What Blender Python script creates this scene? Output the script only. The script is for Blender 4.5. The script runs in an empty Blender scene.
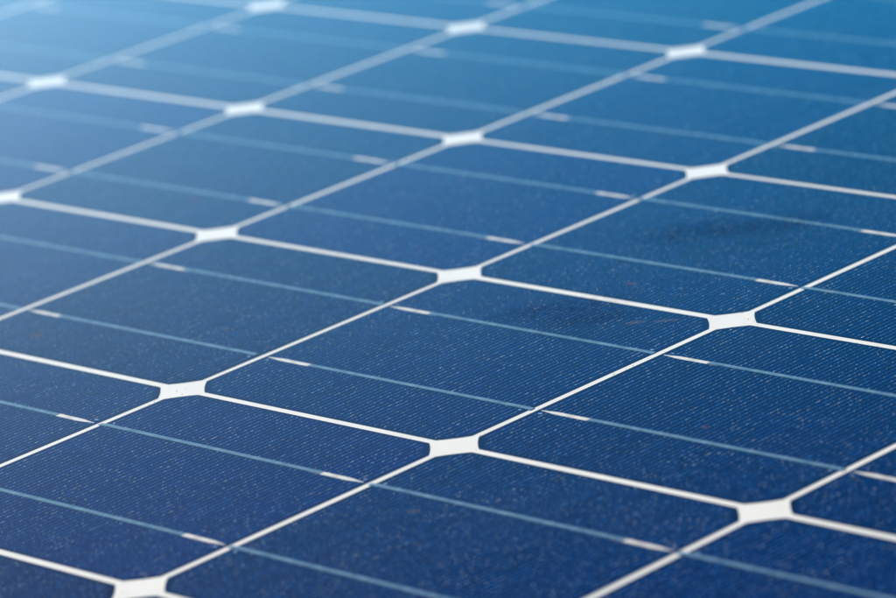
import bpy, bmesh, math, random
from mathutils import Matrix, Vector

random.seed(7)
scene = bpy.context.scene
col = scene.collection

# ------------------------------------------------------------------ camera
PITCH = 0.127                                   # metres from one cell to the next
# pose solved from the cell-corner grid seen in the photograph (x right, y down, z forward)
ROT = ((0.6930633, 0.70819959, -0.13459791),
       (0.12055747, -0.29795236, -0.94693732),
       (-0.71072439, 0.64006072, -0.29187859))
CAM = Vector((8.36886707, -6.58839059, 3.38398099)) * PITCH
cam_data = bpy.data.cameras.new('camera')
cam = bpy.data.objects.new('camera', cam_data)
col.objects.link(cam)
right, down, fwd = (Vector(r) for r in ROT)
m = Matrix((right, -down, -fwd)).transposed().to_4x4()
m.translation = CAM
# the camera is held level, so the panel's slope follows from the solved pose: W turns panel space into world space
LOOK = math.radians(0.0)
w_up = (math.cos(LOOK) * -down + math.sin(LOOK) * fwd).normalized()
w_x = right.normalized()
w_y = w_up.cross(w_x).normalized()
W = Matrix((w_x, w_y, w_up)).to_4x4()
W.translation = Vector((0, 0, 1.2))
cam.matrix_world = W @ m
cam_data.sensor_width = 36.0
cam_data.lens = 4355.73 / 896.0 * 36.0
cam_data.clip_start = 0.05
cam_data.clip_end = 500.0
cam_data.dof.use_dof = True
cam_data.dof.focus_distance = 1.375
cam_data.dof.aperture_fstop = 12.0
cam_data.dof.aperture_blades = 0
scene.camera = cam

# ------------------------------------------------------------------ light
# sun ahead of the camera and to its left, given as height over the panel and turn from the view
el, az = math.radians(24.0), math.atan2(fwd.y, fwd.x) + math.radians(12.0)
sun_dir = W.to_3x3() @ Vector((math.cos(el) * math.cos(az), math.cos(el) * math.sin(az), math.sin(el)))
SUN_EL = math.asin(sun_dir.z)
SUN_AZ = math.atan2(sun_dir.y, sun_dir.x)
print('sun elevation', math.degrees(SUN_EL), 'azimuth', math.degrees(SUN_AZ))

world = bpy.data.worlds.new('World')
scene.world = world
world.use_nodes = True
wn = world.node_tree
wn.nodes.clear()
sky = wn.nodes.new('ShaderNodeTexSky')
sky.sky_type = 'NISHITA'
sky.sun_disc = False
sky.sun_elevation = SUN_EL
sky.sun_rotation = math.pi / 2 - SUN_AZ         # sky rotation runs clockwise from +Y
sky.altitude = 300.0
sky.air_density = 1.0
sky.dust_density = 0.1
sky.ozone_density = 3.0
bg = wn.nodes.new('ShaderNodeBackground')
bg.inputs['Strength'].default_value = 0.055
wo = wn.nodes.new('ShaderNodeOutputWorld')
wn.links.new(sky.outputs[0], bg.inputs['Color'])
wn.links.new(bg.outputs[0], wo.inputs['Surface'])

sun_data = bpy.data.lights.new('sun', 'SUN')
sun_data.energy = 4.8
sun_data.angle = math.radians(0.53)
sun_data.color = (1.0, 0.955, 0.89)
sun = bpy.data.objects.new('sun', sun_data)
sun.rotation_euler = (-sun_dir).to_track_quat('-Z', 'Y').to_euler()
sun.location = sun_dir * 5
col.objects.link(sun)

scene.view_settings.view_transform = 'Standard'
scene.view_settings.look = 'None'
scene.view_settings.exposure = 0.72
scene.view_settings.gamma = 1.0
scene.view_settings.use_curve_mapping = False
scene.cycles.transparent_max_bounces = 16
scene.cycles.max_bounces = 8
scene.cycles.use_denoising = True
scene.cycles.use_adaptive_sampling = False

# ------------------------------------------------------------------ materials
def new_mat(name):
    mt = bpy.data.materials.new(name)
    mt.use_nodes = True
    nt = mt.node_tree
    nt.nodes.clear()
    out = nt.nodes.new('ShaderNodeOutputMaterial')
    return mt, nt, out

def node(nt, kind, **kw):
    n = nt.nodes.new(kind)
    for k, v in kw.items():
        if k in n.inputs:
            n.inputs[k].default_value = v
        else:
            setattr(n, k, v)
    return n

def noise(nt, scale, detail=3.0, coord='Object'):
    tc = nt.nodes.new('ShaderNodeTexCoord')
    n = node(nt, 'ShaderNodeTexNoise', Scale=scale, Detail=detail)
    nt.links.new(tc.outputs[coord], n.inputs['Vector'])
    return n.outputs['Fac']

def ramp(nt, fac, stops):
    r = nt.nodes.new('ShaderNodeValToRGB')
    while len(r.color_ramp.elements) < len(stops):
        r.color_ramp.elements.new(0.5)
    for e, (p, c) in zip(r.color_ramp.elements, stops):
        e.position = p
        e.color = (*c, 1.0)
    nt.links.new(fac, r.inputs['Fac'])
    return r.outputs['Color']

def simple(name, stops, scale, rough=0.5, metal=0.0, spec=0.5, bump=0.0, bump_scale=None):
    mt, nt, out = new_mat(name)
    p = node(nt, 'ShaderNodeBsdfPrincipled', Roughness=rough, Metallic=metal)
    p.inputs['Specular IOR Level'].default_value = spec
    nt.links.new(ramp(nt, noise(nt, scale), stops), p.inputs['Base Color'])
    if bump:
        b = node(nt, 'ShaderNodeBump', Strength=bump, Distance=0.0002)
        nt.links.new(noise(nt, bump_scale or scale * 3), b.inputs['Height'])
        nt.links.new(b.outputs['Normal'], p.inputs['Normal'])
    nt.links.new(p.outputs[0], out.inputs['Surface'])
    return mt

M = {}
M['backsheet'] = simple('backsheet_white', [(0.3, (0.83, 0.755, 0.70)), (0.7, (0.89, 0.81, 0.755))], 60, rough=0.6, spec=0.0)
M['silver'] = simple('silver_paste', [(0.3, (0.60, 0.53, 0.48)), (0.7, (0.84, 0.77, 0.72))], 260, rough=0.55, spec=0.0)
M['ribbon'] = simple('tinned_ribbon_sky_tint', [(0.3, (0.08, 0.16, 0.26)), (0.7, (0.17, 0.27, 0.39))], 220, rough=0.5, spec=0.0)  # the sky's blue reflection on the tin is painted into this matte colour
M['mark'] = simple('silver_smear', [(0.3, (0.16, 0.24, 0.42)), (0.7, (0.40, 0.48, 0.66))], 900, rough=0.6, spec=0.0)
M['aluminium'] = simple('anodised_aluminium', [(0.3, (0.55, 0.56, 0.57)), (0.7, (0.66, 0.67, 0.68))], 40, rough=0.38, metal=1.0)
M['ground'] = simple('concrete', [(0.3, (0.24, 0.23, 0.22)), (0.7, (0.34, 0.33, 0.32))], 6, rough=0.9, bump=0.3, bump_scale=40)

# fingers: thin printed silver lines, glass sparkle painted in as white flecks
mt, nt, out = new_mat('silver_finger_sparkle')
p = node(nt, 'ShaderNodeBsdfPrincipled', Roughness=0.45)
p.inputs['Specular IOR Level'].default_value = 0.0
geo = nt.nodes.new('ShaderNodeNewGeometry')
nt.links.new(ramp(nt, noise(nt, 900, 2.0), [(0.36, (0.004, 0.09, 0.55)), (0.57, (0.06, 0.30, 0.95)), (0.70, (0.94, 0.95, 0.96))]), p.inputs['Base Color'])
nt.links.new(p.outputs[0], out.inputs['Surface'])
M['finger'] = mt

# cell: monocrystalline silicon with a blue anti-reflection coating
mt, nt, out = new_mat('blue_silicon')
p = node(nt, 'ShaderNodeBsdfPrincipled', Roughness=0.45)
p.inputs['Specular IOR Level'].default_value = 0.0
info = nt.nodes.new('ShaderNodeObjectInfo')
tint = ramp(nt, info.outputs['Random'], [(0.0, (0.0001, 0.0030, 0.052)), (0.5, (0.0001, 0.0085, 0.066)), (1.0, (0.0001, 0.0045, 0.088))])
grain = ramp(nt, noise(nt, 55, 6.0), [(0.3, (0.78, 0.82, 0.86)), (0.7, (1.15, 1.12, 1.08))])
mul = node(nt, 'ShaderNodeMix', data_type='RGBA', blend_type='MULTIPLY')
mul.inputs[0].default_value = 1.0
nt.links.new(tint, mul.inputs[6])
nt.links.new(grain, mul.inputs[7])
nt.links.new(mul.outputs[2], p.inputs['Base Color'])
nt.links.new(p.outputs[0], out.inputs['Surface'])
M['cell'] = mt

# cover glass: clear, lightly textured, with a thin film of dust
mt, nt, out = new_mat('solar_glass')
tr = node(nt, 'ShaderNodeBsdfTransparent', Color=(0.97, 0.985, 0.98, 1))
# the embossed face carries a bluish anti-reflection coat that scatters widely and only mirrors at grazing angles;
# a small polished share gives the tighter, whiter sheen towards the sun
coat = node(nt, 'ShaderNodeBsdfGlossy', distribution='BECKMANN', Color=(0.02, 0.49, 0.95, 1), Roughness=0.80)
polish = node(nt, 'ShaderNodeBsdfGlossy', distribution='BECKMANN', Color=(1.0, 0.93, 0.80, 1), Roughness=0.49)
gl = nt.nodes.new('ShaderNodeMixShader')
gl.inputs[0].default_value = 0.060
nt.links.new(coat.outputs[0], gl.inputs[1])
nt.links.new(polish.outputs[0], gl.inputs[2])
facing = node(nt, 'ShaderNodeLayerWeight', Blend=0.5)
steep = node(nt, 'ShaderNodeMath', operation='POWER')
steep.inputs[1].default_value = 12.0
nt.links.new(facing.outputs['Facing'], steep.inputs[0])
fr = node(nt, 'ShaderNodeMath', operation='MULTIPLY', use_clamp=True)
fr.inputs[1].default_value = 2.3
nt.links.new(steep.outputs[0], fr.inputs[0])
geo = nt.nodes.new('ShaderNodeNewGeometry')
inv = node(nt, 'ShaderNodeMath', operation='SUBTRACT')
inv.inputs[0].default_value = 1.0
nt.links.new(geo.outputs['Backfacing'], inv.inputs[1])
fac = node(nt, 'ShaderNodeMath', operation='MULTIPLY')
nt.links.new(fr.outputs[0], fac.inputs[0])
nt.links.new(inv.outputs[0], fac.inputs[1])
mx = nt.nodes.new('ShaderNodeMixShader')
nt.links.new(fac.outputs[0], mx.inputs[0])
nt.links.new(tr.outputs[0], mx.inputs[1])
nt.links.new(gl.outputs[0], mx.inputs[2])
film = node(nt, 'ShaderNodeBsdfDiffuse', Color=(0.45, 0.46, 0.46, 1))
famt = node(nt, 'ShaderNodeMapRange')
famt.inputs['From Min'].default_value = 0.48
famt.inputs['From Max'].default_value = 0.85
famt.inputs['To Min'].default_value = 0.0
famt.inputs['To Max'].default_value = 0.010
nt.links.new(noise(nt, 14, 8.0), famt.inputs['Value'])
fm = node(nt, 'ShaderNodeMath', operation='MULTIPLY')
nt.links.new(famt.outputs[0], fm.inputs[0])
nt.links.new(inv.outputs[0], fm.inputs[1])
mx2 = nt.nodes.new('ShaderNodeMixShader')
nt.links.new(fm.outputs[0], mx2.inputs[0])
nt.links.new(mx.outputs[0], mx2.inputs[1])
nt.links.new(film.outputs[0], mx2.inputs[2])
nt.links.new(mx2.outputs[0], out.inputs['Surface'])
M['glass'] = mt

# dust grains, most of them pale, a few rusty
mt, nt, out = new_mat('dust_grain')
p = node(nt, 'ShaderNodeBsdfPrincipled', Roughness=0.8)
geo = nt.nodes.new('ShaderNodeNewGeometry')
nt.links.new(ramp(nt, geo.outputs['Random Per Island'],
                  [(0.0, (0.35, 0.13, 0.08)), (0.15, (0.70, 0.48, 0.30)), (0.35, (0.90, 0.78, 0.58)), (0.6, (0.45, 0.62, 0.75)), (1.0, (0.92, 0.92, 0.90))]), p.inputs['Base Color'])
nt.links.new(p.outputs[0], out.inputs['Surface'])
M['dust'] = mt

# ------------------------------------------------------------------ helpers
def mesh_obj(name, verts, faces, mat, parent=None, kind=None):
    me = bpy.data.meshes.new(name)
    me.from_pydata(verts, [], faces)
    me.update()
    me.materials.append(mat)
    o = bpy.data.objects.new(name, me)
    col.objects.link(o)
    if parent:
        o.parent = parent
    if kind:
        o['kind'] = kind
    return o

def box_data(x0, x1, y0, y1, z0, z1):
    v = [(x, y, z) for z in (z0, z1) for y in (y0, y1) for x in (x0, x1)]
    f = [(0, 2, 3, 1), (4, 5, 7, 6), (0, 1, 5, 4), (2, 6, 7, 3), (0, 4, 6, 2), (1, 3, 7, 5)]
    return v, f

def prism(outline, z0, z1):
    n = len(outline)
    v = [(x, y, z0) for x, y in outline] + [(x, y, z1) for x, y in outline]
    f = [tuple(range(n - 1, -1, -1)), tuple(range(n, 2 * n))]
    f += [(i, (i + 1) % n, n + (i + 1) % n, n + i) for i in range(n)]
    return v, f

# ------------------------------------------------------------------ sizes (metres)
P = PITCH
HX = 0.5 * P - 0.00140            # half cell along the strings
HY = 0.5 * P - 0.00152            # half cell across the strings
CH = 0.0079                       # corner cut
Z_BACK = 0.0
Z_C0, Z_C1 = 0.00002, 0.00012       # cell slab
Z_F = 0.00015                     # fingers
Z_G0, Z_G1 = 0.0007, 0.0039       # glass
I0, I1 = -7, 5                    # 12 cells in a string
J0, J1 = -2, 4                    # 6 strings
BUS = 0.2205 * P                  # busbar offset from the cell's middle
BW = 0.00105                      # half width of the busbar
MARGIN_END, MARGIN_SIDE = 0.028, 0.014
X0, X1 = I0 * P - MARGIN_END, I1 * P + MARGIN_END
Y0, Y1 = J0 * P - MARGIN_SIDE, J1 * P + MARGIN_SIDE
Z_GROUND = -0.036

# ------------------------------------------------------------------ the slope it lies on
v, f = box_data(-3.0, 2.6, -2.0, 2.2, Z_GROUND - 0.12, Z_GROUND)
g = mesh_obj('roof', v, f, M['ground'])
g.matrix_world = W
g['kind'] = 'structure'

# ------------------------------------------------------------------ the panel
panel = bpy.data.objects.new('solar_panel', None)
panel.matrix_world = W
col.objects.link(panel)
panel['label'] = 'deep blue solar panel with white grid lines and silver busbars under dusty glass'
panel['category'] = 'solar panel'

v, f = box_data(X0 - 0.006, X1 + 0.006, Y0 - 0.006, Y1 + 0.006, -0.0005, Z_BACK)
mesh_obj('backsheet', v, f, M['backsheet'], panel)
v, f = box_data(X0 - 0.006, X1 + 0.006, Y0 - 0.006, Y1 + 0.006, Z_G0, Z_G1)
mesh_obj('cover_glass', v, f, M['glass'], panel)

def frame_bar(a, b, inward):
    """L-lipped aluminium bar from a to b; inward is the unit vector towards the glass."""
    a, b, n = Vector((*a, 0)), Vector((*b, 0)), Vector((*inward, 0))
    prof = [(-0.0085, Z_GROUND), (-0.0065, Z_GROUND), (0.018, Z_GROUND), (0.018, Z_GROUND + 0.0018), (-0.0065, Z_GROUND + 0.0018),
            (-0.0065, Z_G1 + 0.0004), (0.0, Z_G1 + 0.0004), (0.0, Z_G1 + 0.0016), (-0.0003, Z_G1 + 0.0019), (-0.0080, Z_G1 + 0.0019), (-0.0085, Z_G1 + 0.0014)]
    t = (b - a).normalized()
    vs = []
    for e, s in ((a, -1), (b, 1)):
        for d, z in prof:
            w = e + n * d + t * (s * -d)          # mitred ends
            vs.append((w.x, w.y, z))
    k = len(prof)
    fs = [(i, (i + 1) % k, k + (i + 1) % k, k + i) for i in range(k)]
    return mesh_obj('frame_bar', vs, fs, M['aluminium'], panel)

for a, b, n in (((X0, Y0), (X1, Y0), (0, 1)), ((X1, Y1), (X0, Y1), (0, -1)), ((X0, Y1), (X0, Y0), (1, 0)), ((X1, Y0), (X1, Y1), (-1, 0))):
    frame_bar(a, b, n)

# ---- one cell and its pieces -------------------------------------------------
def cell_outline():
    pts = []
    for sx, sy in ((1, 1), (-1, 1), (-1, -1), (1, -1)):
        a = Vector((sx * HX, sy * (HY - CH)))
        b = Vector((sx * (HX - CH), sy * HY))
        if sx * sy < 0:
            a, b = b, a
        mid = Vector((sx, sy)).normalized()
        for k in range(5):                       # the wafer's round corner, almost straight
            t = k / 4
            q = a.lerp(b, t) + mid * (0.00035 * 4 * t * (1 - t))
            pts.append((q.x, q.y))
    return pts

def inside_half(x):
    """half length of a finger at x: stops short of the edge and of the cut corner."""
    h = HY - 0.0013
    over = abs(x) - (HX - CH - 0.0013)
    return h - max(0.0, over)

N_FING = 53
def finger_mesh(seed):
    rnd = random.Random(seed)
    vs, fs = [], []
    step = 0.0009
    for k in range(N_FING):
        x = -HX + 0.0026 + (2 * HX - 0.0052) * k / (N_FING - 1)
        h = inside_half(x)
        n = int(2 * h / step)
        base = len(vs)
        wcur = 0.00005
        run = rnd.uniform(0.8, 1.15)
        for s in range(n + 1):
            y = -h + 2 * h * s / n
            wcur = 0.55 * wcur + 0.45 * rnd.uniform(0.000030, 0.000104) * run
            w = wcur
            if rnd.random() < 0.045:
                w *= rnd.uniform(1.4, 2.1)
            dx = rnd.uniform(-1, 1) * 0.00002
            vs.append((x - w + dx, y, 0.0))
            vs.append((x + w + dx, y, 0.0))
        for s in range(n):
            q = base + 2 * s
            fs.append((q, q + 1, q + 3, q + 2))
    me = bpy.data.meshes.new('fingers')
    me.from_pydata(vs, [], fs)
    me.materials.append(M['finger'])
    return me

fing_meshes = [finger_mesh(s) for s in range(4)]
cv, cf = prism(cell_outline(), Z_C0, Z_C1)
cell_me = bpy.data.meshes.new('cell')
cell_me.from_pydata(cv, [], cf)
cell_me.materials.append(M['cell'])

# the string runs towards +x in cell coordinates: bare busbar at the -x end, ribbon the rest
RIB0 = -0.5 * P + 0.176 * P                      # where the soldered ribbon begins
def ribbon_mesh(steep):
    prof = [(RIB0, 0.00018), (HX - 0.0030, 0.00018), (HX - 0.0002, 0.00012), (HX + 0.0002, -0.00014), (HX + 0.020, -0.00014)] if steep else [(RIB0, 0.00018), (HX - 0.0022, 0.00018), (HX - 0.0004, 0.00014), (HX + 0.0006, 0.00004), (HX + 0.0016, -0.00006),
            (HX + 0.0026, -0.00014), (HX + 0.020, -0.00014)]
    th = 0.00012
    vs, fs = [], []
    for x, z in prof:
        for y, zz in ((-BW * 0.97, z), (BW * 0.97, z), (BW * 0.90, z + th), (-BW * 0.90, z + th)):
            vs.append((x, y, zz))
    n = len(prof)
    for s in range(n - 1):
        a, b = 4 * s, 4 * s + 4
        for k in range(4):
            fs.append((a + k, b + k, b + (k + 1) % 4, a + (k + 1) % 4))
    fs.append((3, 2, 1, 0))
    e = 4 * (n - 1)
    fs.append((e, e + 1, e + 2, e + 3))
    me = bpy.data.meshes.new('ribbon')
    me.from_pydata(vs, [], [tuple(reversed(q)) for q in fs])
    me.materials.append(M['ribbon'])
    return me

def busbar_mesh():
    """printed silver bar left bare at the cell's end, tapering towards the edge."""
    prof = [(-HX + 0.0014, 0.00022), (-HX + 0.0040, 0.00045), (-HX + 0.0075, BW * 0.96), (RIB0 + 0.004, BW)]
    ol = [(x, -w) for x, w in prof] + [(x, w) for x, w in reversed(prof)]
    v, f = prism(ol, 0.00013, 0.00017)
    me = bpy.data.meshes.new('busbar')
    me.from_pydata(v, [], f)
    me.materials.append(M['silver'])
    return me

def mark_mesh(seed):
    """small splash of silver where the print ends beside the busbar."""
    rnd = random.Random(seed)
    n = 7
    ol = []
    for k in range(n):
        t = 2 * math.pi * k / n
        r = rnd.uniform(0.55, 1.1)
        ol.append((0.00085 * r * math.cos(t), 0.00060 * r * math.sin(t)))
    v, f = prism(ol, 0.00013, 0.00017)
    me = bpy.data.meshes.new('print_mark')
    me.from_pydata(v, [], f)
    me.materials.append(M['mark'])
    return me

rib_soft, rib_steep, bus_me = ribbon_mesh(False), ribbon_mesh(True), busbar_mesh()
mark_mes = [mark_mesh(s) for s in range(5)]

def child(name, me, parent, loc=(0, 0, 0), rz=0.0, kind=None):
    o = bpy.data.objects.new(name, me)
    col.objects.link(o)
    o.parent = parent
    o.location = loc
    o.rotation_euler = (0, 0, rz)
    if kind:
        o['kind'] = kind
    return o

for j in range(J0, J1):
    flip = (j % 2) != 0                          # neighbouring strings run opposite ways
    for i in range(I0, I1):
        jx, jy = random.gauss(0, 0.00010), random.gauss(0, 0.00010)
        c = child('cell', cell_me, panel, ((i + 0.5) * P + jx, (j + 0.5) * P + jy, 0.0), math.pi if flip else 0.0)
        child('fingers', random.choice(fing_meshes), c, (0, 0, Z_F), kind='stuff')
        for s in (-1, 1):
            dy = random.gauss(0, 0.00012)
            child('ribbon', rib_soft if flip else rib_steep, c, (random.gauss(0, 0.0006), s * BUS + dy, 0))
            child('busbar', bus_me, c, (0, s * BUS, 0))
            for e in (-1, 1):
                if random.random() < 0.85:
                    child('print_mark', random.choice(mark_mes), c,
                          (e * (HX - 0.0030) + random.gauss(0, 0.0002), s * (BUS + 0.0023) + random.gauss(0, 0.0001), 0), random.choice((0, math.pi)))

# cross ribbons that join one string to the next at the panel's ends
def cross_ribbon(x, j_from, j_to):
    ya, yb = (j_from + 0.5) * P - BUS - 0.002, (j_to + 0.5) * P + BUS + 0.002
    v, f = box_data(x - 0.0025, x + 0.0025, ya, yb, 0.0002, 0.0005)
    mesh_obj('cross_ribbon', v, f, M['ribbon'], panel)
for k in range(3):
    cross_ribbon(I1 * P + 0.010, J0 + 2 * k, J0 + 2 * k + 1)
for a, b in ((J0 + 1, J0 + 2), (J0 + 3, J0 + 4)):
    cross_ribbon(I0 * P - 0.010, a, b)

# ---- dust lying on the glass --------------------------------------------------
vs, fs = [], []
rnd = random.Random(3)
for k in range(60000):
    x, y = rnd.uniform(X0 + 0.003, X1 - 0.003), rnd.uniform(Y0 + 0.003, Y1 - 0.003)
    r = 0.00006 + 0.00022 * rnd.random() ** 4 + (0.0002 if rnd.random() < 0.004 else 0)
    b = len(vs)
    t0 = rnd.uniform(0, 6.28)
    zb = Z_G1 + 0.00001
    for q in range(4):
        t = t0 + q * math.pi / 2 + rnd.uniform(-0.4, 0.4)
        vs.append((x + r * math.cos(t), y + r * math.sin(t), zb))
    vs.append((x + rnd.uniform(-.3, .3) * r, y + rnd.uniform(-.3, .3) * r, zb + r * rnd.uniform(0.5, 1.0)))
    fs += [(b, b + 1, b + 4), (b + 1, b + 2, b + 4), (b + 2, b + 3, b + 4), (b + 3, b, b + 4), (b + 3, b + 2, b + 1, b)]
mesh_obj('dust', vs, fs, M['dust'], panel, kind='stuff')

# ---- dried stains on the glass -------------------------------------------------
def stain_material(name, tone, strength, scale):
    mt, nt, out = new_mat(name)
    tr = node(nt, 'ShaderNodeBsdfTransparent')
    df = node(nt, 'ShaderNodeBsdfDiffuse', Color=(*tone, 1))
    tc = nt.nodes.new('ShaderNodeTexCoord')
    ln = node(nt, 'ShaderNodeVectorMath', operation='LENGTH')
    nt.links.new(tc.outputs['Object'], ln.inputs[0])
    fall = node(nt, 'ShaderNodeMapRange')
    fall.inputs['From Min'].default_value = 0.25
    fall.inputs['From Max'].default_value = 1.0
    fall.inputs['To Min'].default_value = 1.0
    fall.inputs['To Max'].default_value = 0.0
    nt.links.new(ln.outputs['Value'], fall.inputs['Value'])
    spots = node(nt, 'ShaderNodeMapRange')
    spots.inputs['From Min'].default_value = 0.40
    spots.inputs['From Max'].default_value = 0.68
    spots.inputs['To Max'].default_value = strength
    nt.links.new(noise(nt, scale, 5.0), spots.inputs['Value'])
    mu = node(nt, 'ShaderNodeMath', operation='MULTIPLY')
    nt.links.new(fall.outputs[0], mu.inputs[0])
    nt.links.new(spots.outputs[0], mu.inputs[1])
    mx = nt.nodes.new('ShaderNodeMixShader')
    nt.links.new(mu.outputs[0], mx.inputs[0])
    nt.links.new(tr.outputs[0], mx.inputs[1])
    nt.links.new(df.outputs[0], mx.inputs[2])
    nt.links.new(mx.outputs[0], out.inputs['Surface'])
    return mt

M['rust'] = stain_material('rusty_stain', (0.38, 0.22, 0.16), 0.4, 2.5)
M['mud'] = stain_material('mud_stain', (0.30, 0.28, 0.23), 0.45, 2.2)
M['grime'] = stain_material('grime_smudge', (0.012, 0.02, 0.03), 0.45, 9.0)

def stain(gx, gy, rx, ry, turn, mat):
    rn = random.Random(int(gx * 1000) * 31 + int(gy * 1000))
    n = 18
    ring = [(math.cos(2 * math.pi * k / n) * rn.uniform(0.8, 1.0), math.sin(2 * math.pi * k / n) * rn.uniform(0.8, 1.0)) for k in range(n)]
    o = mesh_obj('dirt_stain', [(x, y, 0.0) for x, y in ring], [tuple(range(n))], mat, panel)
    o.location = (gx * P, gy * P, Z_G1 + 0.00006)
    o.rotation_euler = (0, 0, turn)
    o.scale = (rx, ry, 1.0)

for gx, gy, rx, ry, t, mname in (
        (0.595, 1.057, 0.0030, 0.0020, 0.7, 'rust'), (0.836, 0.820, 0.0042, 0.0026, 0.9, 'mud'), (-0.688, 0.079, 0.0042, 0.0030, 0.4, 'rust'),
        (-1.261, 1.148, 0.0036, 0.0028, 0.2, 'rust'), (1.152, 1.213, 0.0022, 0.0016, 0.5, 'rust'), (0.90, 0.86, 0.0060, 0.0020, 0.8, 'mud'),
        (0.560, 0.820, 0.030, 0.014, 0.8, 'grime'), (0.70, 0.80, 0.022, 0.010, 0.7, 'grime'), (0.440, 1.480, 0.030, 0.016, 0.8, 'grime'),
        (0.62, 1.60, 0.026, 0.014, 0.9, 'grime'), (-0.20, 0.33, 0.0024, 0.0018, 0.0, 'rust'), (1.55, 0.30, 0.0020, 0.0016, 0.0, 'rust'),
        (-2.3, 2.4, 0.004, 0.003, 0.3, 'mud'), (1.3, -0.42, 0.003, 0.002, 0.6, 'mud')):
    stain(gx, gy, rx, ry, t, M[mname])
